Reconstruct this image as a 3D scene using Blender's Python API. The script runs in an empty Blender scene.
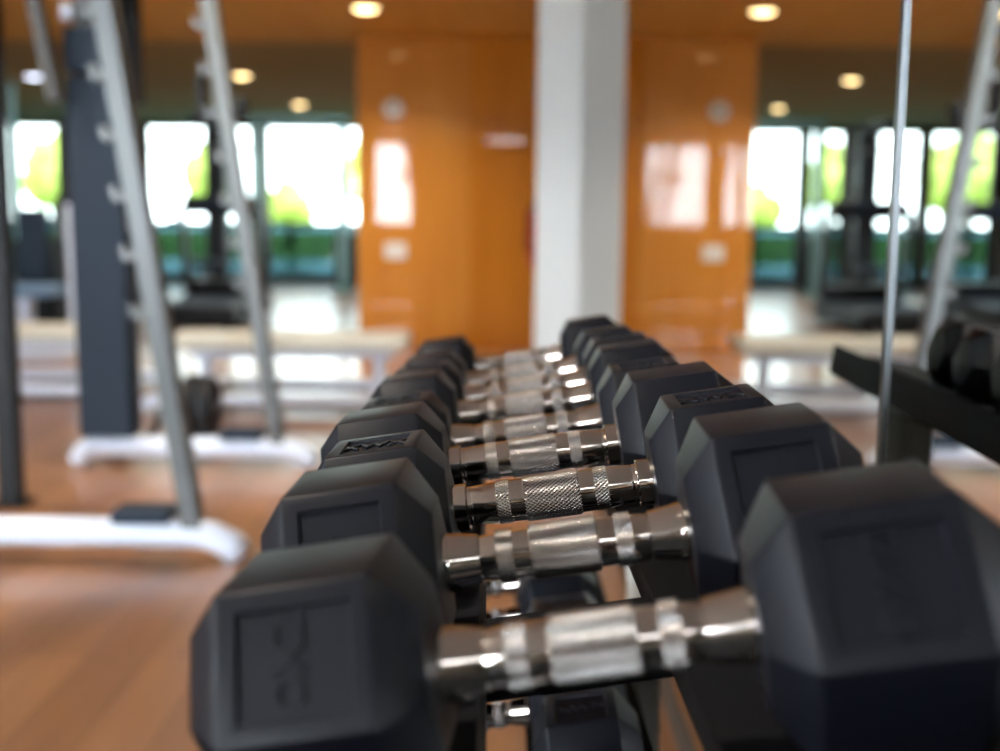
import bpy, bmesh, math, random
from mathutils import Vector, Matrix, noise
R = math.radians
PI = math.pi
random.seed(7)
scn = bpy.context.scene
C = scn.collection

# ------------------------------------------------------------------ camera
cam_d = bpy.data.cameras.new('camera')
cam = bpy.data.objects.new('camera', cam_d); C.objects.link(cam)
cam.location = (0, 0, 1.0)
cam.matrix_world = (Matrix.Translation((0, 0, 1.0)) @ Matrix.Rotation(R(0.4243), 4, 'Z')
                    @ Matrix.Rotation(R(90 - 7.949), 4, 'X') @ Matrix.Rotation(R(0.5), 4, 'Z'))
cam_d.sensor_fit = 'HORIZONTAL'
cam_d.sensor_width = 17.3
cam_d.lens = 17.3 * 1.150
cam_d.clip_start = 0.02
cam_d.dof.use_dof = True
cam_d.dof.focus_distance = 0.715
cam_d.dof.aperture_fstop = 1.9
scn.camera = cam

# ------------------------------------------------------------------ view, world
scn.view_settings.view_transform = 'Standard'
scn.view_settings.look = 'None'
scn.view_settings.gamma = 1.0
scn.view_settings.use_curve_mapping = False
scn.view_settings.exposure = 0.3
scn.cycles.use_denoising = True
scn.cycles.max_bounces = 10
scn.cycles.transparent_max_bounces = 16
scn.cycles.caustics_reflective = False
scn.cycles.caustics_refractive = False
scn.cycles.sample_clamp_indirect = 12

world = bpy.data.worlds.new('overcast_sky')
scn.world = world
world.use_nodes = True
bg = world.node_tree.nodes['Background']
SKY_STRENGTH = 36.0
bg.inputs[0].default_value = (0.85, 0.92, 1.0, 1)
bg.inputs[1].default_value = SKY_STRENGTH

LAMP_POWER = 20.0
LAMP_COLOR = (1.0, 0.90, 0.76)
LENS_GLOW = 7.0


# ------------------------------------------------------------------ materials
def lin(r, g, b):
    f = lambda c: (c / 255) / 12.92 if c <= 10.3 else (((c / 255) + 0.055) / 1.055) ** 2.4
    return (f(r), f(g), f(b), 1)


def mat(name, col, rough=0.5, metal=0.0, spec=0.5, coat=0.0, coat_rough=0.05):
    m = bpy.data.materials.new(name); m.use_nodes = True
    p = m.node_tree.nodes['Principled BSDF']
    p.inputs['Base Color'].default_value = col if len(col) == 4 else (*col, 1)
    p.inputs['Roughness'].default_value = rough
    p.inputs['Metallic'].default_value = metal
    p.inputs['Specular IOR Level'].default_value = spec
    p.inputs['Coat Weight'].default_value = coat
    p.inputs['Coat Roughness'].default_value = coat_rough
    return m


def nd(m, t, **kw):
    n = m.node_tree.nodes.new(t)
    for k, v in kw.items():
        setattr(n, k, v)
    return n


def lk(m, a, b):
    m.node_tree.links.new(a, b)


def P(m):
    return m.node_tree.nodes['Principled BSDF']


def add_noise_bump(m, scale, strength, dist=0.001):
    tc = nd(m, 'ShaderNodeTexCoord'); n = nd(m, 'ShaderNodeTexNoise'); b = nd(m, 'ShaderNodeBump')
    n.inputs['Scale'].default_value = scale; n.inputs['Detail'].default_value = 4
    b.inputs['Strength'].default_value = strength; b.inputs['Distance'].default_value = dist
    lk(m, tc.outputs['Object'], n.inputs['Vector']); lk(m, n.outputs['Fac'], b.inputs['Height'])
    lk(m, b.outputs['Normal'], P(m).inputs['Normal'])


def vary(m, ca, cb, scale, stretch=(1, 1, 1), detail=4, coord='Object'):
    tc = nd(m, 'ShaderNodeTexCoord'); mp = nd(m, 'ShaderNodeMapping'); n = nd(m, 'ShaderNodeTexNoise')
    r = nd(m, 'ShaderNodeValToRGB')
    mp.inputs['Scale'].default_value = stretch
    n.inputs['Scale'].default_value = scale; n.inputs['Detail'].default_value = detail
    r.color_ramp.elements[0].color = ca; r.color_ramp.elements[1].color = cb
    r.color_ramp.elements[0].position = 0.3; r.color_ramp.elements[1].position = 0.7
    lk(m, tc.outputs[coord], mp.inputs['Vector']); lk(m, mp.outputs['Vector'], n.inputs['Vector'])
    lk(m, n.outputs['Fac'], r.inputs['Fac']); lk(m, r.outputs['Color'], P(m).inputs['Base Color'])
    return r


M = {}
M['rubber'] = mat('black_rubber', (0.0045, 0.0049, 0.0080), 0.42, 0, 0.17)
add_noise_bump(M['rubber'], 900, 0.10, 0.0004)
M['added_mat'] = mat('added_dark_matting', (0.012, 0.012, 0.013), 0.7, 0, 0.2)
M['chrome'] = mat('chrome', (0.71, 0.64, 0.585), 0.09, 1.0)


def knurl(name, pitch_u, pitch_v):
    m = mat(name, (0.54, 0.51, 0.49), 0.17, 1.0)
    uv = nd(m, 'ShaderNodeUVMap'); sp = nd(m, 'ShaderNodeSeparateXYZ')
    lk(m, uv.outputs['UV'], sp.inputs[0])
    outs = []
    for s in (1, -1):
        a = nd(m, 'ShaderNodeMath', operation='MULTIPLY'); a.inputs[1].default_value = 2 * PI * pitch_u
        b = nd(m, 'ShaderNodeMath', operation='MULTIPLY'); b.inputs[1].default_value = s * 2 * PI / pitch_v
        ad = nd(m, 'ShaderNodeMath', operation='ADD'); sn = nd(m, 'ShaderNodeMath', operation='SINE')
        lk(m, sp.outputs['X'], a.inputs[0]); lk(m, sp.outputs['Y'], b.inputs[0])
        lk(m, a.outputs[0], ad.inputs[0]); lk(m, b.outputs[0], ad.inputs[1]); lk(m, ad.outputs[0], sn.inputs[0])
        outs.append(sn)
    mn = nd(m, 'ShaderNodeMath', operation='MINIMUM')
    lk(m, outs[0].outputs[0], mn.inputs[0]); lk(m, outs[1].outputs[0], mn.inputs[1])
    bp = nd(m, 'ShaderNodeBump'); bp.inputs['Strength'].default_value = 0.9
    bp.inputs['Distance'].default_value = 0.0005
    lk(m, mn.outputs[0], bp.inputs['Height']); lk(m, bp.outputs['Normal'], P(m).inputs['Normal'])
    return m


M['knurl'] = knurl('knurled_chrome', 40, 0.0032)
M['rail'] = mat('black_powder_coat', (0.008, 0.008, 0.009), 0.6, 0, 0.06)
add_noise_bump(M['rail'], 700, 0.08, 0.0004)
M['white_steel'] = mat('white_powder_coat', lin(204, 213, 228), 0.3)
M['silver'] = mat('silver_paint', lin(82, 85, 85), 0.38, 0.25)
M['slate'] = mat('slate_vinyl', lin(38, 49, 62), 0.7, 0, 0.2)
M['black'] = mat('black_plastic', (0.011, 0.012, 0.014), 0.5, 0, 0.2)
M['cream'] = mat('cream_vinyl', lin(225, 222, 205), 0.5)
M['blue_pad'] = mat('pale_blue_vinyl', lin(105, 135, 165), 0.5)
M['teal_steel'] = mat('pale_teal_steel', lin(120, 160, 160), 0.4, 0.2)
M['red'] = mat('red_enamel', lin(165, 40, 25), 0.35)
M['plate_white'] = mat('white_plastic', lin(225, 222, 215), 0.4)
M['column'] = mat('column_paint', lin(242, 246, 244), 0.6)
M['plaster'] = mat('grey_plaster', lin(120, 112, 98), 0.8)
M['wall_dark'] = mat('dark_wall', lin(88, 84, 74), 0.8)
M['ceil_pale'] = mat('pale_ceiling', lin(238, 230, 226), 0.85)
M['ceil_wood'] = mat('amber_wood_ceiling', lin(205, 140, 55), 0.8, 0, 0.1)
vary(M['ceil_wood'], lin(226, 186, 108), lin(236, 200, 126), 1.2, (6, 0.5, 1))
M['ceil_grey'] = mat('grey_ceiling', lin(176, 164, 128), 0.9, 0, 0.1)
M['aluminium'] = mat('aluminium', (0.17, 0.18, 0.19), 0.38, 1.0)
M['dark_frame'] = mat('dark_bronze_frame', lin(46, 42, 36), 0.5)
M['foliage'] = mat('foliage', lin(80, 100, 45), 0.8, 0, 0.2)
vary(M['foliage'], lin(112, 135, 60), lin(180, 190, 100), 3.0)
M['bark'] = mat('bark', lin(90, 74, 58), 0.9)
M['paving'] = mat('pale_paving', lin(205, 205, 198), 0.8)
M['lawn'] = mat('lawn_grass', lin(120, 140, 62), 0.9, 0, 0.1)
M['pool'] = mat('pool_water', lin(40, 110, 120), 0.15)

# mirror
m = bpy.data.materials.new('silvered_mirror'); m.use_nodes = True
m.node_tree.nodes.remove(P(m))
g = nd(m, 'ShaderNodeBsdfGlossy'); g.inputs['Color'].default_value = (0.83, 0.845, 0.84, 1); g.inputs['Roughness'].default_value = 0.0
lk(m, g.outputs[0], m.node_tree.nodes['Material Output'].inputs[0]); M['mirror'] = m

# window glass: clear sheet, or tinted to dim the far daylight, with a Fresnel reflection
for key, tint in (('glass', (0.96, 0.97, 0.97, 1)), ('dimmed', (0.46, 0.49, 0.47, 1)), ('tinted', (0.075, 0.115, 0.122, 1))):
  m = bpy.data.materials.new('window_' + key); m.use_nodes = True
  m.node_tree.nodes.remove(P(m))
  g = nd(m, 'ShaderNodeBsdfGlossy'); g.inputs['Roughness'].default_value = 0.0
  t = nd(m, 'ShaderNodeBsdfTransparent'); t.inputs['Color'].default_value = tint
  fr = nd(m, 'ShaderNodeFresnel'); fr.inputs['IOR'].default_value = 1.45
  mx = nd(m, 'ShaderNodeMixShader')
  lk(m, fr.outputs[0], mx.inputs[0]); lk(m, t.outputs[0], mx.inputs[1]); lk(m, g.outputs[0], mx.inputs[2])
  lk(m, mx.outputs[0], m.node_tree.nodes['Material Output'].inputs[0]); M[key] = m

# wood floor: laminate planks along the room
m = mat('laminate_floor', lin(160, 106, 66), 0.3, 0, 0.5, 0.3, 0.16)
tc = nd(m, 'ShaderNodeTexCoord'); mp = nd(m, 'ShaderNodeMapping'); mp.inputs['Rotation'].default_value = (0, 0, R(90))
br = nd(m, 'ShaderNodeTexBrick'); br.inputs['Scale'].default_value = 1.0
br.inputs['Brick Width'].default_value = 1.2; br.inputs['Row Height'].default_value = 0.14
br.inputs['Mortar Size'].default_value = 0.0015; br.inputs['Bias'].default_value = 0.0
br.inputs['Color1'].default_value = lin(134, 92, 60); br.inputs['Color2'].default_value = lin(158, 112, 76)
br.inputs['Mortar'].default_value = lin(92, 60, 38)
lk(m, tc.outputs['Object'], mp.inputs[0]); lk(m, mp.outputs[0], br.inputs['Vector'])
mp2 = nd(m, 'ShaderNodeMapping'); mp2.inputs['Scale'].default_value = (14, 1.2, 1)
nz = nd(m, 'ShaderNodeTexNoise'); nz.inputs['Scale'].default_value = 2.2; nz.inputs['Detail'].default_value = 6
lk(m, tc.outputs['Object'], mp2.inputs[0]); lk(m, mp2.outputs[0], nz.inputs['Vector'])
rp = nd(m, 'ShaderNodeValToRGB'); rp.color_ramp.elements[0].color = (0.72, 0.70, 0.68, 1); rp.color_ramp.elements[1].color = (1.12, 1.1, 1.08, 1)
lk(m, nz.outputs['Fac'], rp.inputs['Fac'])
mm = nd(m, 'ShaderNodeMix', data_type='RGBA', blend_type='MULTIPLY'); mm.inputs[0].default_value = 1.0
lk(m, br.outputs['Color'], mm.inputs[6]); lk(m, rp.outputs['Color'], mm.inputs[7])
lk(m, mm.outputs[2], P(m).inputs['Base Color']); M['floor'] = m

# lacquered wood wall panelling
def wood(name, a, b):
    m = mat(name, a, 0.5, 0, 0.1, 1.0, 0.03)
    P(m).inputs['Coat IOR'].default_value = 1.45
    vary(m, a, b, 1.3, (9, 9, 0.6))
    return m
M['wood_hazed'] = wood('lacquered_wood_hazed', lin(204, 136, 50), lin(194, 124, 38))  # paler tone paints reflected haze into the wood colour
M['wood_b'] = wood('lacquered_wood_deep', lin(200, 124, 24), lin(186, 112, 18))

def glow(name, col, s):
    m = bpy.data.materials.new(name); m.use_nodes = True
    p = P(m); p.inputs['Base Color'].default_value = (0.8, 0.8, 0.8, 1)
    p.inputs['Emission Color'].default_value = (*col, 1); p.inputs['Emission Strength'].default_value = s
    return m
M['lens'] = glow('warm_lamp_lens', (1.0, 0.72, 0.33), LENS_GLOW)
M['highlight_strip'] = glow('added_highlight_glow', (0.92, 0.96, 1.0), 26.0)  # glow of the strip added for chrome highlights
M['lens_cool'] = glow('cool_lamp_lens', (0.75, 0.82, 1.0), LENS_GLOW * 0.7)


# ------------------------------------------------------------------ mesh helpers
def box(bm, c, s, rot=None, bev=0.0):
    r = bmesh.ops.create_cube(bm, size=1)
    vs = r['verts']
    bmesh.ops.scale(bm, verts=vs, vec=s)
    if bev > 0:
        es = list({e for v in vs for e in v.link_edges})
        q = bmesh.ops.bevel(bm, geom=es, offset=bev, segments=2, affect='EDGES', profile=0.5)
        vs = list({v for f in q['faces'] for v in f.verts} | {v for v in vs if v.is_valid})
        seen = set(vs); st = list(vs)
        while st:
            v = st.pop()
            for e in v.link_edges:
                o = e.other_vert(v)
                if o not in seen:
                    seen.add(o); st.append(o)
        vs = list(seen)
    if rot is not None:
        bmesh.ops.rotate(bm, verts=vs, cent=(0, 0, 0), matrix=rot)
    bmesh.ops.translate(bm, verts=vs, vec=c)
    return vs


def box2(bm, a, b, bev=0.0):
    a, b = Vector(a), Vector(b)
    return box(bm, (a + b) / 2, [abs(x) for x in (b - a)], None, bev)


def bar(bm, a, b, w, d, bev=0.0, up=(0, 1, 0)):
    """box-section bar from a to b; d is measured along `up`"""
    a, b = Vector(a), Vector(b)
    z = (b - a).normalized(); u = Vector(up)
    x = u.cross(z).normalized(); y = z.cross(x).normalized()
    return box(bm, (a + b) / 2, (w, d, (b - a).length), Matrix((x, y, z)).transposed(), bev)


def tube(bm, pts, r, seg=16, cap=True):
    pts = [Vector(p) for p in pts]
    rings = []
    n = len(pts)
    t0 = (pts[1] - pts[0]).normalized()
    ref = Vector((0, 0, 1)) if abs(t0.z) < 0.9 else Vector((1, 0, 0))
    x = ref.cross(t0).normalized()
    for i, p in enumerate(pts):
        t = ((pts[min(i + 1, n - 1)] - pts[max(i - 1, 0)])).normalized()
        x = (x - t * x.dot(t)).normalized(); y = t.cross(x)
        rr = r[i] if isinstance(r, (list, tuple)) else r
        rings.append([bm.verts.new(p + (x * math.cos(2 * PI * k / seg) + y * math.sin(2 * PI * k / seg)) * rr) for k in range(seg)])
    for a, b in zip(rings, rings[1:]):
        for k in range(seg):
            f = bm.faces.new((a[k], a[(k + 1) % seg], b[(k + 1) % seg], b[k])); f.smooth = True
    if cap:
        bm.faces.new(list(reversed(rings[0]))); bm.faces.new(rings[-1])


def lathe(bm, prof, axis='X', seg=48, cap=True, smooth=True, uv=False):
    """prof: (position along axis, radius)"""
    rings = []
    def pt(s, r, a):
        c, q = r * math.cos(a), r * math.sin(a)
        return {'X': (s, c, q), 'Y': (q, s, c), 'Z': (c, q, s)}[axis]
    for s, r in prof:
        rings.append([bm.verts.new(pt(s, r, 2 * PI * k / seg)) for k in range(seg)])
    lay = bm.loops.layers.uv.verify() if uv else None
    for (ra, rb, (sa, _), (sb, _)) in zip(rings, rings[1:], prof, prof[1:]):
        for k in range(seg):
            f = bm.faces.new((ra[k], ra[(k + 1) % seg], rb[(k + 1) % seg], rb[k])); f.smooth = smooth
            if uv:
                for lp, (uu, vv) in zip(f.loops, ((k / seg, sa), ((k + 1) / seg, sa), ((k + 1) / seg, sb), (k / seg, sb))):
                    lp[lay].uv = (uu, vv)
    if cap:
        bm.faces.new(list(reversed(rings[0]))); bm.faces.new(rings[-1])


def wpos(o):
    v = Vector((0, 0, 0))
    while o:
        v += o.location; o = o.parent
    return v


def obj(name, bm, m, parent=None, local=False, sharp=None):
    """link a bmesh as ONE mesh object; coordinates are the world's unless local"""
    bmesh.ops.recalc_face_normals(bm, faces=bm.faces)
    off = None
    if not local:
        if parent is not None:
            off = wpos(parent)
        else:
            co = [v.co for v in bm.verts]
            mn = [min(c[i] for c in co) for i in range(3)]; mx_ = [max(c[i] for c in co) for i in range(3)]
            off = Vector(((mn[0] + mx_[0]) / 2, (mn[1] + mx_[1]) / 2, mn[2]))
        bmesh.ops.translate(bm, verts=bm.verts, vec=-off)
    me = bpy.data.meshes.new(name); bm.to_mesh(me); bm.free()
    me.materials.append(M[m] if isinstance(m, str) else m)
    if sharp is not None:
        me.set_sharp_from_angle(angle=R(sharp))
    o = bpy.data.objects.new(name, me); C.objects.link(o)
    if parent is not None:
        o.parent = parent
    elif off is not None:
        o.location = off
    return o


def nb():
    return bmesh.new()


def thing(name, label, cat, loc=(0, 0, 0), group=None):
    o = bpy.data.objects.new(name, None); C.objects.link(o)
    o.empty_display_size = 0.1
    o.location = loc; o['label'] = label; o['category'] = cat
    if group:
        o['group'] = group
    return o


def tag(o, label, cat, group=None, kind=None):
    o['label'] = label; o['category'] = cat
    if group: o['group'] = group
    if kind: o['kind'] = kind
    return o


def struct(o, label, cat):
    return tag(o, label, cat, None, 'structure')


def simple(name, m, a, b, parent=None, bev=0.0):
    bm = nb(); box2(bm, a, b, bev); return obj(name, bm, m, parent)


# ------------------------------------------------------------------ the room
XM = 0.33          # mirror face
XL = -7.6          # left wall face
YB = -3.6          # back wall face (behind the camera)
YF = 17.0          # far window wall face
H = 2.3            # ceiling

struct(simple('floor', 'floor', (XL - 0.2, YB - 0.2, -0.06), (XM + 0.25, YF + 0.2, 0)), 'glossy orange-brown laminate wood floor', 'floor')
bm = nb(); box2(bm, (-3.2, YB + 0.3, 0), (XM - 0.02, 1.72, 0.008), 0.002)  # unseen dark mat, added to darken what the chrome handles reflect from below
struct(obj('floor_darkener', bm, 'added_mat'), 'unseen black mat added to darken the chrome undersides', 'added floor mat')
struct(simple('ceiling', 'ceil_pale', (XL - 0.2, YB - 0.2, H), (XM + 0.25, 2.8, H + 0.12)), 'pale plaster ceiling above the dumbbell rack', 'ceiling')
struct(simple('ceiling_wood', 'ceil_wood', (XL - 0.2, 2.8, H), (XM + 0.25, 9.1, H + 0.12)), 'amber wood ceiling over the middle of the gym', 'ceiling')
struct(simple('ceiling_far', 'ceil_grey', (XL - 0.2, 9.1, H), (XM + 0.25, YF + 0.2, H + 0.12)), 'grey ceiling in front of the far windows', 'ceiling')
struct(simple('wall_right', 'plaster', (XM + 0.015, YB, 0), (XM + 0.2, YF, H)), 'grey plaster wall behind the mirrors', 'wall')
struct(simple('baseboard_right', 'dark_frame', (XM - 0.003, YB, 0), (XM + 0.015, 5.5, 0.08)), 'dark baseboard under the mirrors', 'baseboard')


def wall_openings(bm, axis_len, h, t, holes):
    """slab in local (s, depth, z): s 0..axis_len with rectangular holes, as boxes"""
    xs = sorted({0, axis_len, *[v for q in holes for v in q[:2]]})
    for a, b in zip(xs, xs[1:]):
        hs = sorted([q for q in holes if q[0] <= a + 1e-6 and q[1] >= b - 1e-6], key=lambda q: q[2])
        z = 0
        for q in hs:
            if q[2] - z > 1e-4: box2(bm, (a, 0, z), (b, t, q[2]))
            z = q[3]
        if h - z > 1e-4: box2(bm, (a, 0, z), (b, t, h))


# far wall and back wall run along X, the left wall along Y
far_win = [(-7.4, -6.6), (-6.4, -5.45), (-5.33, -4.36), (-4.22, -3.68), (-3.58, -2.0), (-1.9, 0.15)]
back_win = [(-6.6, -4.0), (-3.9, -1.75)]
added_left_win = [(-3.0, -1.2), (-0.6, 1.6)]  # unseen windows, added for cool light from the left
W = XM + 0.2 - (XL - 0.2)
bm = nb(); wall_openings(bm, W, H, 0.2, [(a - XL + 0.2, b - XL + 0.2, 0.06, 2.27) for a, b in far_win])
bmesh.ops.translate(bm, verts=bm.verts, vec=(XL - 0.2, YF, 0))
struct(obj('wall_far', bm, 'wall_dark'), 'dark wall between the full-height far windows', 'wall')
bm = nb(); wall_openings(bm, W, H, 0.2, [(a - XL + 0.2, b - XL + 0.2, 0.80, 2.28) for a, b in back_win])
bmesh.ops.translate(bm, verts=bm.verts, vec=(XL - 0.2, YB - 0.2, 0))
struct(obj('wall_back', bm, 'plaster'), 'plaster wall with windows behind the camera', 'wall')
bm = nb(); wall_openings(bm, YF - YB, H, 0.2, [(a - YB, b - YB, 0.80, 2.28) for a, b in added_left_win])
bmesh.ops.rotate(bm, verts=bm.verts, cent=(0, 0, 0), matrix=Matrix.Rotation(R(90), 3, 'Z'))
bmesh.ops.translate(bm, verts=bm.verts, vec=(XL, YB, 0))
struct(obj('wall_left', bm, 'wall_dark'), 'dark plaster wall on the left side of the gym', 'wall')

nwin = [0]


def window_x(x0, x1, y, z0, z1, transom, label):
    nwin[0] += 1
    r = bpy.data.objects.new('window_%d' % nwin[0], None); C.objects.link(r)
    r.location = ((x0 + x1) / 2, y, z0); struct(r, label, 'window')
    bm = nb(); w = 0.05
    box2(bm, (x0, y - 0.03, z0), (x0 + w, y + 0.03, z1), 0.004); box2(bm, (x1 - w, y - 0.03, z0), (x1, y + 0.03, z1), 0.004)
    box2(bm, (x0 + w, y - 0.03, z0), (x1 - w, y + 0.03, z0 + w), 0.004); box2(bm, (x0 + w, y - 0.03, z1 - w), (x1 - w, y + 0.03, z1), 0.004)
    if transom: box2(bm, (x0 + w, y - 0.025, transom - 0.025), (x1 - w, y + 0.025, transom + 0.025), 0.004)
    obj('window_frame', bm, 'dark_frame', r)
    if transom:
        simple('tinted_pane', 'tinted', (x0 + w, y - 0.003, z0 + w), (x1 - w, y + 0.003, transom - 0.025), r)['label'] = 'dark teal tinted lower pane'
        simple('pane', 'dimmed', (x0 + w, y - 0.003, transom + 0.025), (x1 - w, y + 0.003, z1 - w), r)
    else:
        simple('pane', 'glass', (x0 + w, y - 0.003, z0 + w), (x1 - w, y + 0.003, z1 - w), r)


for (a, b), q in zip(far_win, ('first', 'second', 'third', 'fourth', 'fifth', 'sixth')):
    window_x(a, b, YF + 0.1, 0.06, 2.27, 0.84, 'full-height far window, %s from the left wall' % q)
for (a, b), q in zip(back_win, ('nearer the left wall', 'nearer the mirrors')):
    window_x(a, b, YB - 0.1, 0.80, 2.28, None, 'window in the wall behind the camera, %s' % q)
for (a, b), q in zip(added_left_win, ('nearer the back wall', 'farther from the back wall')):
    nwin[0] += 1
    r = bpy.data.objects.new('window_%d' % nwin[0], None); C.objects.link(r)
    x = XL - 0.1; r.location = (x, (a + b) / 2, 0.80); struct(r, 'unseen window added in the left wall for cool light, ' + q, 'window')
    bm = nb()
    for (p, q2) in (((a, 0.80), (a + 0.05, 2.28)), ((b - 0.05, 0.80), (b, 2.28)), ((a + 0.05, 0.80), (b - 0.05, 0.85)), ((a + 0.05, 2.23), (b - 0.05, 2.28))):
        box2(bm, (x - 0.03, p[0], p[1]), (x + 0.03, q2[0], q2[1]), 0.004)
    obj('window_frame', bm, 'dark_frame', r)
    simple('pane', 'glass', (x - 0.003, a + 0.05, 0.85), (x + 0.003, b - 0.05, 2.23), r)

# white column at the end of the mirrors
bm = nb(); box2(bm, (0.128, 5.5, 0), (XM + 0.015, 5.86, H), 0.006)
struct(obj('column', bm, 'column'), 'white painted column at the end of the mirrors', 'column')

# lacquered wood wall standing across the room behind the column
bm = nb()
box2(bm, (-1.13, 8.62, 0), (XM + 0.015, 8.74, H))
w = struct(obj('wall_wood', bm, 'wood_b'), 'lacquered orange wood wall behind the white column', 'wall')
for i, (a, b, m_) in enumerate(((-1.13, -0.30, 'wood_hazed'), (-0.292, XM + 0.015, 'wood_b'))):
    bm = nb(); box2(bm, (a, 8.6, 0.0), (b, 8.62, H), 0.003)
    struct(obj('wall_panel', bm, m_), ('lacquered wood wall panel beside the open end, reflected haze in its colour', 'deeper orange lacquered wood wall panel by the column')[i], 'wall panel')

# mirrors: two sheets meeting at an aluminium strip
for (a, b, lab) in ((YB, 0.994, 'near wall mirror sheet beside the front dumbbells'), (1.006, 5.5, 'far wall mirror sheet reaching to the white column')):
    bm = nb(); box2(bm, (XM, a, 0.08), (XM + 0.015, b, H - 0.01))
    tag(obj('wall_mirror', bm, 'mirror'), lab, 'mirror', 'mirror sheets on the right wall')
bm = nb(); box2(bm, (XM - 0.003, 0.994, 0.08), (XM + 0.015, 1.006, H - 0.01), 0.001)
tag(obj('mirror_joint_strip', bm, 'aluminium'), 'slim aluminium strip covering the joint between the mirror sheets', 'trim strip')

# outside: paving, pool, hedge trees
struct(simple('ground', 'paving', (-60, -60, -0.2), (60, 70, -0.1)), 'pale paving outside the windows', 'ground')
struct(simple('lawn', 'lawn', (-60, 27.5, -0.1), (60, 70, -0.06)), 'green lawn beyond the pool', 'lawn')
struct(simple('water', 'pool', (-14, 18.6, -0.1), (8, 27, -0.08)), 'teal pool water outside the far windows', 'water')


def tree(x, y, h, r, label):
    t = thing('tree', label, 'tree', (x, y, -0.1), 'trees beyond the pool')
    bm = nb(); tube(bm, [(x, y, -0.1), (x + 0.05, y, h * 0.3), (x - 0.03, y + 0.04, h * 0.6)], [0.16, 0.12, 0.07], 8)
    obj('trunk', bm, 'bark', t)
    bm = nb()
    for k in range(9):
        a = 2 * PI * k / 8
        cx, cy, cz = (x, y, h * 0.8) if k == 8 else (x + r * .6 * math.cos(a), y + r * .5 * math.sin(a), h * (0.5 + 0.22 * random.random()))
        q = bmesh.ops.create_icosphere(bm, subdivisions=3, radius=r * (0.5 + .15 * random.random()))
        for v in q['verts']:
            v.co *= 1 + 0.28 * noise.noise(v.co * 3 + Vector((k, x, y)))
            v.co += Vector((cx, cy, cz))
    obj('crown', bm, 'foliage', t)


for x, y, h, r, lab in ((-15.2, 31, 2.0, 1.0, 'round green tree beyond the pool, leftmost through the windows'),
                        (-11.6, 31, 3.3, 1.2, 'tall green tree beyond the pool behind the slate shroud'),
                        (-7.9, 31, 3.1, 0.75, 'narrow green tree beyond the pool behind the lat tower'),
                        (-6.3, 33, 1.9, 0.7, 'low round shrub-like tree beyond the pool, right of the narrow tree'),
                        (-3.9, 31, 3.3, 0.62, 'narrow green tree beyond the pool, nearest the wood wall')):
    tree(x, y, h, r, lab)


# ------------------------------------------------------------------ ceiling lights
def downlight(x, y, label, cool=False):
    t = thing('downlight', label, 'ceiling light', (x, y, H), 'recessed ceiling downlights')
    bm = nb(); lathe(bm, [(0, 0.098), (-0.010, 0.096), (-0.014, 0.086), (-0.010, 0.079), (0, 0.079)], 'Z', 32, False)
    bmesh.ops.translate(bm, verts=bm.verts, vec=(x, y, H)); obj('trim_ring', bm, 'plate_white', t)
    bm = nb(); lathe(bm, [(0, 0.078), (-0.012, 0.074), (-0.024, 0.05), (-0.03, 0.02), (-0.031, 0.002)], 'Z', 32, True)
    bmesh.ops.translate(bm, verts=bm.verts, vec=(x, y, H)); obj('lens', bm, 'lens_cool' if cool else 'lens', t)
    ld = bpy.data.lights.new('downlight_lamp', 'AREA'); ld.shape = 'DISK'; ld.size = 0.14
    ld.energy = LAMP_POWER; ld.color = (0.85, 0.9, 1) if cool else LAMP_COLOR; ld.spread = R(130)
    lo = bpy.data.objects.new('downlight_lamp', ld); C.objects.link(lo); lo.parent = t; lo.location = (0, 0, -0.036)


for x, y, lab, c in ((-0.93, 7.55, 'warm round downlight in front of the wood wall', False),
                     (-2.45, 7.55, 'warm round downlight above the squat rack shroud', False),
                     (-2.56, 11.2, 'warm round downlight in the grey ceiling beyond the wood wall', False),
                     (-2.54, 14.1, 'warm round downlight closest to the far windows', False),
                     (-4.63, 11.4, 'cool white downlight over the far left machines', True),
                     (-0.93, 4.0, 'warm round downlight over the floor left of the mirrors', False),
                     (-2.45, 4.0, 'warm round downlight over the near end of the squat rack', False),
                     (-0.93, 0.5, 'warm round downlight almost above the dumbbell rack', False)):
    downlight(x, y, lab, c)

# unseen glowing strip added behind the camera for highlight lines on the chrome
ll = thing('highlight_strip_light', 'unseen strip light added behind the camera for the chrome highlights', 'ceiling light', (-0.08, -2.7, H))
simple('housing', 'plate_white', (-0.42, -2.75, H - 0.03), (0.25, -2.65, H), ll, 0.004)
simple('glow_bar', 'highlight_strip', (-0.40, -2.74, H - 0.06), (0.23, -2.66, H - 0.03), ll, 0.01)

# ------------------------------------------------------------------ dumbbell rack
TH = R(9.0)
CT, ST = math.cos(TH), math.sin(TH)
DRIFT = -0.021


class Tray:
    def __init__(s, x, z): s.x, s.z = x, z
    def pt(s, u, y, w):
        return Vector((s.x + u * CT - w * ST + DRIFT * (y - 0.437), y, s.z + u * ST + w * CT))


UP = Tray(0.038, 0.779)
LOW = Tray(-0.014, 0.462)


def rail_bm(tr, pr, y0, y1):
    """sheet-metal channel: profile pr of (u, w), extruded along the row"""
    bm = nb()
    a = [bm.verts.new(tr.pt(u, y0, w)) for u, w in pr]; b = [bm.verts.new(tr.pt(u, y1, w)) for u, w in pr]
    n = len(pr)
    for i in range(n):
        j = (i + 1) % n; bm.faces.new((a[i], a[j], b[j], b[i]))
    bm.faces.new(a[::-1]); bm.faces.new(b)
    return bm


def channel(ui, uo, lip_in, lip_up, lip_dn):
    s = 1 if uo > ui else -1; t = 0.004 * s
    return [(ui, 0), (uo - t, 0), (uo - t, lip_up), (uo, lip_up), (uo, -lip_dn), (uo - t, -lip_dn), (uo - t, -0.004),
            (ui + t, -0.004), (ui + t, -lip_in), (ui, -lip_in)]


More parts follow.
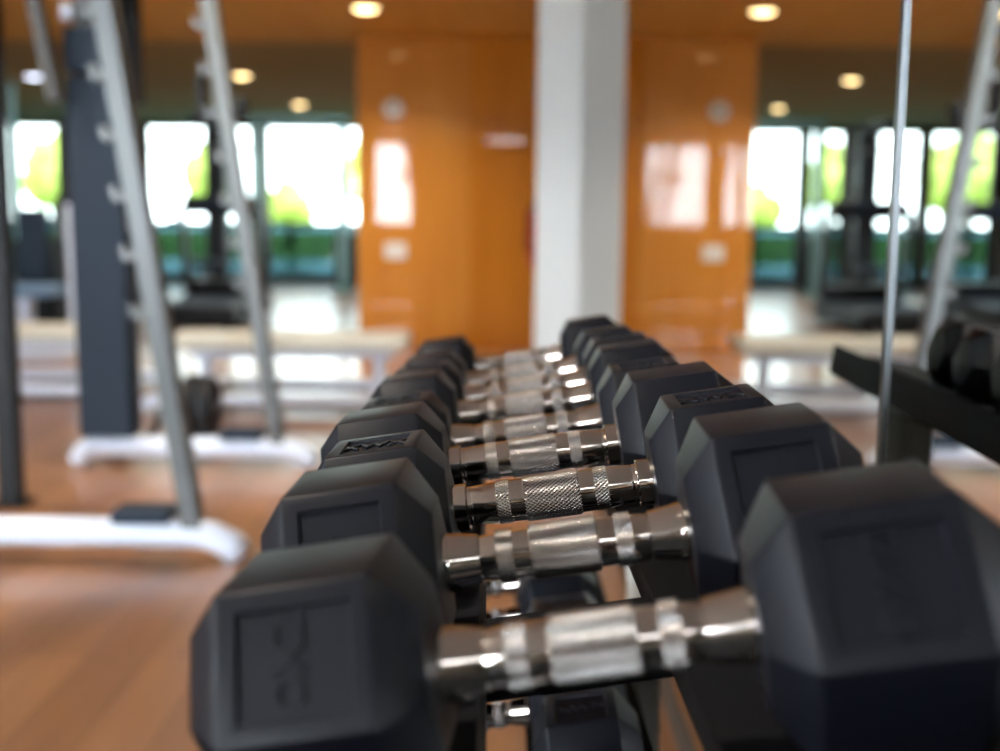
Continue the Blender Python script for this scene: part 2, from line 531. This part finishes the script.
Y0, Y1 = 0.31, 1.69
rack = thing('dumbbell_rack', 'two-tier dumbbell rack with black tilted rails in front of the mirror', 'dumbbell rack', (0.05, 1.0, 0))
for tr in (UP, LOW):
    obj('rail', rail_bm(tr, channel(0.050, 0.172, 0.028, 0.010, 0.034), Y0, Y1), 'rail', rack)
    obj('rail', rail_bm(tr, channel(-0.050, -0.158, 0.028, 0.010, 0.040), Y0, Y1), 'rail', rack)
for y in (0.625, 1.38):
    xo = DRIFT * (y - 0.437)
    bm = nb()
    box2(bm, (0.172 + xo, y - 0.03, 0.05), (0.212 + xo, y + 0.03, 0.772), 0.006)
    obj('upright', bm, 'column', rack)
    for tr in (UP, LOW):
        bm = nb(); a, b = tr.pt(-0.15, y, -0.022), tr.pt(0.172, y, -0.022)
        if tr is LOW: b = Vector((0.17 + xo, y, tr.pt(0.19, y, -0.022).z))
        else: b = tr.pt(0.160, y, -0.022)
        bar(bm, a, b, 0.032, 0.05, 0.003); obj('support_arm', bm, 'rail', rack)
    bm = nb(); box2(bm, (-0.26 + xo, y - 0.03, 0.012), (0.30 + xo, y + 0.03, 0.062), 0.006); obj('foot', bm, 'white_steel', rack)
    for x in (-0.23, 0.27):
        bm = nb(); lathe(bm, [(0, 0.03), (0.012, 0.026)], 'Z', 20)
        bmesh.ops.translate(bm, verts=bm.verts, vec=(x + xo, y, 0)); obj('rubber_foot', bm, 'black', rack)
bm = nb(); box2(bm, (0.17, 0.655, 0.22), (0.19, 1.35, 0.27), 0.004); obj('stretcher', bm, 'white_steel', rack)


# ------------------------------------------------------------------ dumbbells
def text_mesh(txt, size, depth):
    cu = bpy.data.curves.new('lettering', 'FONT'); cu.body = txt; cu.size = size; cu.extrude = depth
    cu.align_x = 'CENTER'; cu.align_y = 'CENTER'; cu.resolution_u = 3; cu.bevel_depth = 0.0002
    o = bpy.data.objects.new('lettering', cu); C.objects.link(o)
    bpy.context.view_layer.update()
    me = bpy.data.meshes.new_from_object(o.evaluated_get(bpy.context.evaluated_depsgraph_get()))
    bpy.data.objects.remove(o); bpy.data.curves.remove(cu)
    bm = nb(); bm.from_mesh(me); bpy.data.meshes.remove(me)
    return bm


def head_bm(A, L, facet):
    """rubber hex head from x=0 (inner face) to x=L, flats up; recessed badge field on the facet whose normal is 90+60*facet deg"""
    bm = nb(); R0 = A / math.sqrt(3)
    c, d = 0.165 * L, 0.19 * L
    prof = [(0, 0.60), (c, 1.0), (L - d, 1.0), (L, 0.62)]
    rings = [[bm.verts.new((s, R0 * k * math.cos(PI / 3 * i), R0 * k * math.sin(PI / 3 * i))) for i in range(6)] for s, k in prof]
    for a, b in zip(rings, rings[1:]):
        for i in range(6):
            bm.faces.new((a[i], a[(i + 1) % 6], b[(i + 1) % 6], b[i]))
    bm.faces.new(rings[0][::-1]); bm.faces.new(rings[-1])
    bmesh.ops.bevel(bm, geom=list(bm.edges), offset=0.0013, segments=2, affect='EDGES', profile=0.6)
    bm.normal_update()
    for f in bm.faces:
        f.smooth = True
    if facet is not None:
        an = PI / 2 + PI / 3 * facet
        n = Vector((0, math.cos(an), math.sin(an)))
        best = [f for f in bm.faces if abs(f.normal.dot(n)) > 0.999 and f.calc_area() > 0.2 * A * A * 0.2]
        best.sort(key=lambda f: -f.calc_center_median().dot(n))
        if best:
            f = best[0]
            bmesh.ops.inset_region(bm, faces=[f], thickness=0.0065, use_even_offset=True)
            r = bmesh.ops.inset_region(bm, faces=[f], thickness=0.0007, use_even_offset=True)
            bmesh.ops.translate(bm, verts=list(f.verts), vec=-n * 0.0022)
            f.smooth = False
    return bm


def handle_parts(parent, hl, kind):
    """chrome handle along X, half length hl between the heads"""
    bm = nb()
    if kind == 'collar':
        half = [(hl + 0.012, 0.0146), (hl - 0.009, 0.0146), (hl - 0.0096, 0.0140), (hl - 0.010, 0.0122), (hl - 0.0118, 0.0122), (hl - 0.0122, 0.0120), (hl - 0.013, 0.0122),
                (0.036, 0.0130), (0.0, 0.0136)]
    else:
        half = [(hl + 0.012, 0.0155), (hl - 0.003, 0.0152), (hl - 0.0035, 0.0150), (hl - 0.019, 0.0124), (hl - 0.0195, 0.0114), (0.036, 0.0121), (0.0, 0.0128)]
    prof = [(-s, r) for s, r in half[:-1]] + [(s, r) for s, r in half[::-1]]
    lathe(bm, prof, 'X', 56)
    h = obj('handle', bm, 'chrome', parent, True, 9)
    rb = 0.0144
    bm = nb(); lathe(bm, [(-0.0176, 0.0124), (-0.0172, rb - .0005), (-0.0165, rb), (0.0165, rb), (0.0172, rb - .0005), (0.0176, 0.0124)], 'X', 72, True, True, True)
    obj('knurled_grip', bm, 'knurl', h, True, 9)
    for s in (-1, 1):
        rr = 0.0137
        bm = nb(); lathe(bm, [(s * 0.0305 - 0.0045, 0.0116), (s * 0.0305 - 0.0041, rr), (s * 0.0305 + 0.0041, rr), (s * 0.0305 + 0.0045, 0.0116)], 'X', 72, True, True, True)
        obj('knurled_ring', bm, 'knurl', h, True, 9)


def dumbbell(tr, y, A, L, kind, facet, label, group, txt=None, hl=0.062, rot90=False, shift=0.0, yaw=0.0, tilt=0.0):
    c = tr.pt(shift, y, A / 2 + 0.0006 + 0.13 * math.sin(abs(R(tilt))))
    t = thing('dumbbell', label, 'dumbbell', c, group)
    t.rotation_euler = (0, -TH - R(tilt), R(yaw) - math.atan(DRIFT) * -1)
    handle_parts(t, hl, kind)
    for s in (-1, 1):
        bm = head_bm(A, L, facet)
        if s < 0:
            bmesh.ops.scale(bm, verts=bm.verts, vec=(-1, 1, 1))
        bmesh.ops.translate(bm, verts=bm.verts, vec=(s * hl, 0, 0))
        h = obj('head', bm, 'rubber', t, True, 40)
        if txt and facet is not None:
            an = PI / 2 + PI / 3 * facet
            n = Vector((0, math.cos(an), math.sin(an))); u = Vector((1, 0, 0)); v = n.cross(u)
            tt = txt[0] if s < 0 else txt[1]
            if not tt: continue
            lb = text_mesh(tt, 0.017 if len(tt) > 2 else 0.022, 0.0010)
            mt = Matrix((u, v, n)).transposed()
            if rot90: mt = mt @ Matrix.Rotation(R(90), 3, 'Z')
            bmesh.ops.rotate(lb, verts=lb.verts, cent=(0, 0, 0), matrix=mt)
            bmesh.ops.translate(lb, verts=lb.verts, vec=Vector((s * (hl + L / 2), 0, 0)) + n * (A / 2 - 0.0018))
            obj('raised_lettering', lb, 'rubber', h, True)
    return t


ORD = ('first', 'second', 'third', 'fourth', 'fifth', 'sixth', 'seventh', 'eighth', 'ninth')
up = [  # y, across flats, head length, handle kind, badge facet (1 = upper front, 0 = top, 3 = underneath), lettering
    (0.437, 0.099, 0.093, 'flare', 1, ('OXZ', 'OXZ'), True, 'nearest black hex dumbbell on the upper rails, blurred, badge facing front'),
    (0.572, 0.1045, 0.087, 'flare', 1, ('10', '10'), False, 'second black hex dumbbell on the upper rails, flared chrome handle ends, badge facing front'),
    (0.700, 0.096, 0.086, 'collar', 0, ('XWX', 'XWX'), False, 'third black hex dumbbell on the upper rails, sharply focused knurled handle, badge facing up'),
    (0.826, 0.095, 0.089, 'collar', 3, None, False, 'fourth black hex dumbbell on the upper rails, plain top and front facets'),
    (0.942, 0.086, 0.082, 'flare', 0, ('XWX', 'XWX'), False, 'fifth black hex dumbbell on the upper rails, badge facing up'),
    (1.056, 0.089, 0.080, 'flare', 3, None, False, 'sixth black hex dumbbell on the upper rails, fourth from the far end'),
    (1.166, 0.084, 0.078, 'flare', 0, None, False, 'seventh black hex dumbbell on the upper rails, third from the far end'),
    (1.285, 0.080, 0.075, 'flare', 3, None, False, 'eighth black hex dumbbell on the upper rails, next to the last'),
    (1.400, 0.083, 0.075, 'flare', 3, None, False, 'farthest black hex dumbbell on the upper rails, last of the row')]
SHIFT = {0.437: 0.0055, 0.572: 0.003, 0.7: 0.0035, 0.826: -0.003, 0.942: -0.005, 1.056: -0.002}
for y, A, L, kind, fc, txt, r90, lab in up:
    dumbbell(UP, y, A, L, kind, fc, lab, 'dumbbells on the upper rails', txt, 0.053 if y > 1.39 else 0.0625, r90, SHIFT.get(y, 0.002), -3.0 if y < 0.5 else 0.0, 1.0 if y < 0.5 else 0.0)
for i, y in enumerate((0.40, 0.535, 0.67, 0.80, 0.93, 1.06, 1.19, 1.32, 1.45)):
    A = (0.114, 0.112, 0.112, 0.110, 0.110, 0.108, 0.108, 0.108, 0.106)[i]
    dumbbell(LOW, y, A, 0.092, 'flare', 0 if i in (4, 6) else (1 if i == 5 else 3), 'black hex dumbbell on the lower rails, %s from the front' % ORD[i],
             'dumbbells on the lower rails', ('XWX', 'XWX') if i in (4, 5) else None)


# ------------------------------------------------------------------ white squat rack on the left
YA, YBB = 3.23, 4.46        # the two base tubes
rk = thing('squat_rack', 'white and silver squat rack with leaning hooked posts and slate shroud', 'squat rack', (-1.4, 3.9, 0))


def base_tube(bm, y, x0, x1, zt, r, leg=True):
    pts = [(x0 - 0.07, y, 0.012), (x0 - 0.055, y, zt * 0.55), (x0 - 0.025, y, zt * 0.9), (x0 + 0.03, y, zt)]
    pts += [(x1 - 0.03 - 0.06, y, zt), (x1 - 0.02, y, zt * 0.92), (x1 + 0.045, y, zt * 0.55), (x1 + 0.07, y, 0.012)]
    tube(bm, pts, r, 16)


for y in (YA, YBB):
    bm = nb(); base_tube(bm, y, -1.85 if y == YA else -1.63, -0.84, 0.08, 0.043); obj('base_tube', bm, 'white_steel', rk)
lean = Vector((-0.262, 0, 1.72))
for y in (YA, YBB):
    a = Vector((-0.905, y, 0.085)); b = a + Vector((-0.27, 0, 1.97))
    bm = nb(); bar(bm, a, b, 0.058, 0.07, 0.006); up_ = obj('hooked_post', bm, 'silver', rk)
    d = (b - a).normalized()
    for k in range(8):
        q = a + d * (0.62 + 0.165 * k)
        bm = nb()
        x0 = q.x - 0.026
        prof = [(0, 0.02), (-0.03, 0.0), (-0.044, 0.008), (-0.05, 0.042), (-0.038, 0.046), (-0.03, 0.022), (-0.015, 0.026), (0, 0.05)]
        va = [bm.verts.new((x0 + px, y - 0.022, q.z + pz)) for px, pz in prof]
        vb = [bm.verts.new((x0 + px, y + 0.022, q.z + pz)) for px, pz in prof]
        n = len(prof)
        for i in range(n):
            bm.faces.new((va[i], va[(i + 1) % n], vb[(i + 1) % n], vb[i]))
        bm.faces.new(va[::-1]); bm.faces.new(vb)
        obj('bar_hook', bm, 'silver', up_)
    bm = nb(); box2(bm, (-1.13, y - 0.06, 0.118), (-0.965, y + 0.06, 0.155), 0.006); obj('foot_plate', bm, 'slate', rk)
# black safety catch on the far post
q = Vector((-1.09, YBB, 1.42))
bm = nb(); box2(bm, (q.x - 0.11, YBB + 0.01, 1.34), (q.x - 0.02, YBB + 0.06, 1.40), 0.01); box2(bm, (q.x - 0.11, YBB + 0.01, 1.40), (q.x - 0.08, YBB + 0.06, 1.52), 0.008)
box2(bm, (q.x - 0.02, YBB + 0.035, 1.35), (q.x + 0.07, YBB + 0.06, 1.40), 0.008); box2(bm, (q.x + 0.05, YBB - 0.02, 1.36), (q.x + 0.08, YBB + 0.06, 1.44), 0.008)
obj('safety_catch', bm, 'black', rk)
# slate shroud column, steel frame around it
bm = nb(); box2(bm, (-1.675, 4.40, 0.125), (-1.468, 4.54, 1.50), 0.012); obj('shroud', bm, 'slate', rk)
bm = nb(); box2(bm, (-1.672, 4.39, 1.515), (-1.472, 4.54, 1.68), 0.012); obj('upper_shroud', bm, 'slate', rk)
bm = nb(); box2(bm, (-1.645, 4.44, 1.68), (-1.50, 4.51, 2.16), 0.01); obj('top_post', bm, 'silver', rk)
bm = nb(); box2(bm, (-1.555, 4.56, 1.42), (-1.445, 4.64, 2.16), 0.01); obj('rear_post', bm, 'black', rk)
bm = nb(); bar(bm, (-1.49, YBB, 2.1), (-1.19, YBB, 2.04), 0.06, 0.06, 0.005); obj('top_beam', bm, 'silver', rk)
bm = nb(); bar(bm, (-1.82, 4.36, 2.14), (-1.69, 4.36, 1.40), 0.05, 0.05, 0.005); obj('brace', bm, 'dark_frame', rk)
for k in range(3):
    simple('pin_catch', 'white_steel', (-1.665, 4.36, 1.70 + 0.13 * k), (-1.615, 4.44, 1.76 + 0.13 * k), rk, 0.012)
bm = nb(); box2(bm, (-1.20, YA, 2.045), (-1.14, YBB, 2.105), 0.005); obj('cross_tube', bm, 'silver', rk)
bm = nb(); tube(bm, [(-1.44, 4.56, 0.1), (-1.40, 4.56, 0.20), (-1.15, 4.56, 0.22)], 0.018, 12); obj('plate_peg', bm, 'silver', rk)


def weight_plate(x, y, z, r, t, label):
    o = thing('weight_plate', label, 'weight plate', (x, y, z), 'weight plates on the squat rack peg')
    bm = nb(); lathe(bm, [(-t / 2, 0.026), (-t / 2, r * .35), (-t * .3, r * .4), (-t * .3, r * .8), (-t / 2, r * .86), (-t / 2, r * .97), (-t * .35, r), (t * .35, r), (t / 2, r * .97), (t / 2, r * .86),
                          (t * .3, r * .8), (t * .3, r * .4), (t / 2, r * .35), (t / 2, 0.026)], 'X', 40, False)
    obj('disc', bm, 'black', o, True, 40)
    bm = nb(); lathe(bm, [(-t / 2 - .002, 0.019), (-t / 2 - .002, 0.026), (t / 2 + .002, 0.026), (t / 2 + .002, 0.019)], 'X', 24, False); obj('hub', bm, 'silver', o, True, 40)


weight_plate(-1.265, 4.56, 0.222, 0.135, 0.05, 'black weight plate on the squat rack peg, closer to the slate shroud')
weight_plate(-1.205, 4.56, 0.222, 0.128, 0.045, 'black weight plate on the squat rack peg, outermost')

# ------------------------------------------------------------------ black power rack post at the left edge of the frame
pr = thing('power_rack', 'tall black steel power rack at the left edge', 'power rack', (-2.3, 4.3, 0))
for (x, y) in ((-1.70, 3.84), (-2.95, 3.84), (-1.735, 5.05), (-2.95, 5.05)):
    bm = nb(); box2(bm, (x - 0.035, y - 0.035, 0.012), (x + 0.035, y + 0.035, 2.2), 0.006); obj('upright', bm, 'black', pr)
for y in (3.84, 5.05):
    bm = nb(); box2(bm, (-2.985, y - 0.035, 2.2), (-1.665, y + 0.035, 2.26), 0.005); obj('crossbar', bm, 'black', pr)
for (x, y) in ((-1.70, 3.84), (-2.95, 3.84), (-1.735, 5.05), (-2.95, 5.05)):
    bm = nb(); box2(bm, (x - 0.06, y - 0.06, 0), (x + 0.06, y + 0.06, 0.012), 0.002); obj('base_plate', bm, 'black', pr)

# ------------------------------------------------------------------ flat benches in the middle distance
def bench(x0, x1, y, label, pad):
    t = thing('weight_bench', label, 'weight bench', ((x0 + x1) / 2, y, 0), 'flat benches behind the squat rack')
    bm = nb(); box2(bm, (x0, y - 0.14, 0.30), (x1, y + 0.14, 0.38), 0.025); obj('pad', bm, pad, t)
    bm = nb(); box2(bm, (x0 + 0.08, y - 0.04, 0.25), (x1 - 0.08, y + 0.04, 0.30), 0.005); obj('spine', bm, 'white_steel', t)
    for x in (x0 + 0.16, x1 - 0.16):
        bm = nb(); bar(bm, (x, y, 0.06), (x, y, 0.255), 0.06, 0.06, 0.005); obj('leg', bm, 'white_steel', t)
    for yy in (y - 0.28, y + 0.28):
        bm = nb(); tube(bm, [(x0 - 0.1, yy, 0.012), (x0 - 0.06, yy, 0.05), (x0, yy, 0.06), (x1, yy, 0.06), (x1 + 0.06, yy, 0.05), (x1 + 0.1, yy, 0.012)], 0.036, 14)
        obj('base_tube', bm, 'white_steel', t)
    for x in (x0 + 0.16, x1 - 0.16):
        bm = nb(); box2(bm, (x - 0.03, y - 0.28, 0.035), (x + 0.03, y + 0.28, 0.085), 0.005); obj('cross_tube', bm, 'white_steel', t)


bench(-1.75, -0.52, 6.0, 'cream flat bench on a white tube frame behind the squat rack', 'cream')
bench(-3.3, -2.1, 6.3, 'cream flat bench on a white tube frame left of the slate shroud', 'cream')


# ------------------------------------------------------------------ chest press machine at far left
cp = thing('chest_press', 'white chest press machine with pale blue pads at far left', 'exercise machine', (-3.35, 7.9, 0))
simple('frame_post', 'white_steel', (-3.06, 7.95, 0.06), (-2.97, 8.03, 1.05), cp, 0.006)
simple('seat', 'blue_pad', (-3.55, 7.7, 0.42), (-3.1, 8.05, 0.50), cp, 0.02)
simple('seat_post', 'white_steel', (-3.38, 7.82, 0.05), (-3.28, 7.92, 0.42), cp, 0.006)
simple('back_pad', 'slate', (-3.46, 8.08, 0.52), (-3.24, 8.16, 1.02), cp, 0.025)
simple('base', 'white_steel', (-3.6, 7.6, 0.0), (-2.95, 8.25, 0.07), cp, 0.01)
simple('weight_stack', 'black', (-3.52, 8.2, 0.07), (-3.25, 8.42, 0.8), cp, 0.01)
simple('stack_frame', 'teal_steel', (-3.56, 8.3, 0.07), (-3.52, 8.36, 1.9), cp, 0.004)
bm = nb(); tube(bm, [(-3.55, 8.1, 1.0), (-3.62, 7.9, 1.0), (-3.62, 7.55, 0.95), (-3.5, 7.5, 0.95)], 0.02, 12); obj('press_arm', bm, 'silver', cp)


# ------------------------------------------------------------------ treadmills
def treadmill(x, y, label):
    t = thing('treadmill', label, 'treadmill', (x, y, 0), 'treadmills facing the far windows')
    simple('deck', 'black', (x - 0.4, y - 0.8, 0.04), (x + 0.4, y + 0.8, 0.2), t, 0.02)
    simple('belt', 'slate', (x - 0.28, y - 0.78, 0.2), (x + 0.28, y + 0.55, 0.206), t)
    simple('motor_hood', 'black', (x - 0.38, y + 0.5, 0.2), (x + 0.38, y + 0.85, 0.36), t, 0.04)
    for s in (-1, 1):
        bm = nb(); bar(bm, (x + s * 0.38, y + 0.6, 0.2), (x + s * 0.38, y + 0.45, 1.05), 0.06, 0.09, 0.01); obj('post', bm, 'silver', t)
        bm = nb(); tube(bm, [(x + s * 0.38, y + 0.45, 0.92), (x + s * 0.38, y + 0.1, 0.92), (x + s * 0.38, y - 0.1, 0.89)], 0.022, 12); obj('handrail', bm, 'black', t)
    c = simple('console', 'black', (x - 0.36, y + 0.38, 0.98), (x + 0.36, y + 0.5, 1.16), t, 0.02)
    simple('screen', 'slate', (x - 0.2, y + 0.372, 1.01), (x + 0.2, y + 0.38, 1.13), c)
    for s in (-1, 1):
        bm = nb(); lathe(bm, [(0, 0.04), (0.04, 0.035)], 'Z', 14); bmesh.ops.translate(bm, verts=bm.verts, vec=(x + s * 0.33, y - 0.72, 0)); obj('foot', bm, 'black', t)
        bm = nb(); lathe(bm, [(0, 0.04), (0.04, 0.035)], 'Z', 14); bmesh.ops.translate(bm, verts=bm.verts, vec=(x + s * 0.33, y + 0.72, 0)); obj('foot', bm, 'black', t)


treadmill(-2.75, 10.6, 'black treadmill behind the squat rack, nearest the wood wall')
treadmill(-4.2, 11.2, 'black treadmill further left, behind the slate shroud')

lt = thing('lat_tower', 'tall black lat pulldown tower beyond the treadmills', 'exercise machine', (-3.2, 12.6, 0))
simple('mast', 'black', (-3.30, 12.55, 0.06), (-3.08, 12.75, 1.95), lt, 0.01)
simple('top_arm', 'black', (-3.26, 11.9, 1.9), (-3.14, 12.7, 2.0), lt, 0.01)
simple('base', 'black', (-3.5, 12.0, 0), (-2.9, 12.9, 0.06), lt, 0.01)
simple('seat', 'slate', (-3.38, 12.0, 0.42), (-3.02, 12.38, 0.5), lt, 0.02)
simple('seat_post', 'silver', (-3.23, 12.15, 0.06), (-3.17, 12.21, 0.42), lt, 0.005)
bm = nb(); tube(bm, [(-3.75, 11.95, 1.62), (-3.6, 11.95, 1.68), (-2.8, 11.95, 1.68), (-2.65, 11.95, 1.62)], 0.018, 10); obj('pull_bar', bm, 'silver', lt)
bm = nb(); tube(bm, [(-3.2, 11.95, 1.9), (-3.2, 11.95, 1.68)], 0.006, 8); obj('cable', bm, 'black', lt)

# pale teal cable station near the far windows
cs = thing('cable_station', 'pale teal steel cable station in front of the far windows', 'exercise machine', (-2.6, 14.6, 0))
for x in (-3.2, -2.1):
    simple('column', 'teal_steel', (x - 0.06, 14.55, 0.06), (x + 0.06, 14.67, 2.1), cs, 0.01)
    simple('base_foot', 'teal_steel', (x - 0.1, 14.2, 0), (x + 0.1, 15.0, 0.06), cs, 0.01)
    simple('weight_stack', 'black', (x - 0.14, 14.68, 0.06), (x + 0.14, 14.86, 0.75), cs, 0.01)
simple('top_beam', 'teal_steel', (-3.26, 14.56, 2.1), (-2.04, 14.66, 2.2), cs, 0.01)

# ------------------------------------------------------------------ on the wood wall
fe = thing('fire_extinguisher', 'red fire extinguisher hanging on the wood wall beside the column', 'fire extinguisher', (0.2, 8.52, 0.62))
bm = nb(); lathe(bm, [(0.62, 0.055), (0.63, 0.062), (0.98, 0.062), (1.02, 0.05), (1.04, 0.022), (1.07, 0.02)], 'Z', 24)
bmesh.ops.translate(bm, verts=bm.verts, vec=(0.2, 8.53, 0)); obj('cylinder', bm, 'red', fe)
simple('valve', 'black', (0.165, 8.51, 1.06), (0.235, 8.55, 1.11), fe, 0.006)
bm = nb(); tube(bm, [(0.165, 8.52, 1.08), (0.135, 8.51, 1.02), (0.128, 8.51, 0.85), (0.135, 8.51, 0.72)], 0.011, 10); obj('hose', bm, 'black', fe)
simple('bracket', 'plate_white', (0.17, 8.585, 0.9), (0.23, 8.601, 1.0), fe)

sw = thing('reflection_plate', 'small white plate standing in for a reflection in the wood panel', 'reflection stand-in', (-0.85, 8.6, 0.72))  # plate added in place of a pale reflection in the lacquer
simple('plate', 'plate_white', (-0.93, 8.588, 0.67), (-0.77, 8.6, 0.79), sw, 0.004)
simple('plate_ridge', 'plate_white', (-0.87, 8.582, 0.70), (-0.83, 8.588, 0.76), sw, 0.002)
sm = thing('reflection_disc', 'small round white disc standing in for a reflection high in the wood panel', 'sensor', (-0.86, 8.6, 1.76))  # disc added where the lacquer shows a pale round reflection
bm = nb(); lathe(bm, [(0, 0.075), (-0.02, 0.075), (-0.035, 0.06)], 'Y', 28); bmesh.ops.translate(bm, verts=bm.verts, vec=(-0.86, 8.6, 1.76)); obj('housing', bm, 'plate_white', sm)
bm = nb(); lathe(bm, [(-0.034, 0.025), (-0.043, 0.018)], 'Y', 20); bmesh.ops.translate(bm, verts=bm.verts, vec=(-0.86, 8.6, 1.76)); obj('disc_dot', bm, 'black', sm)
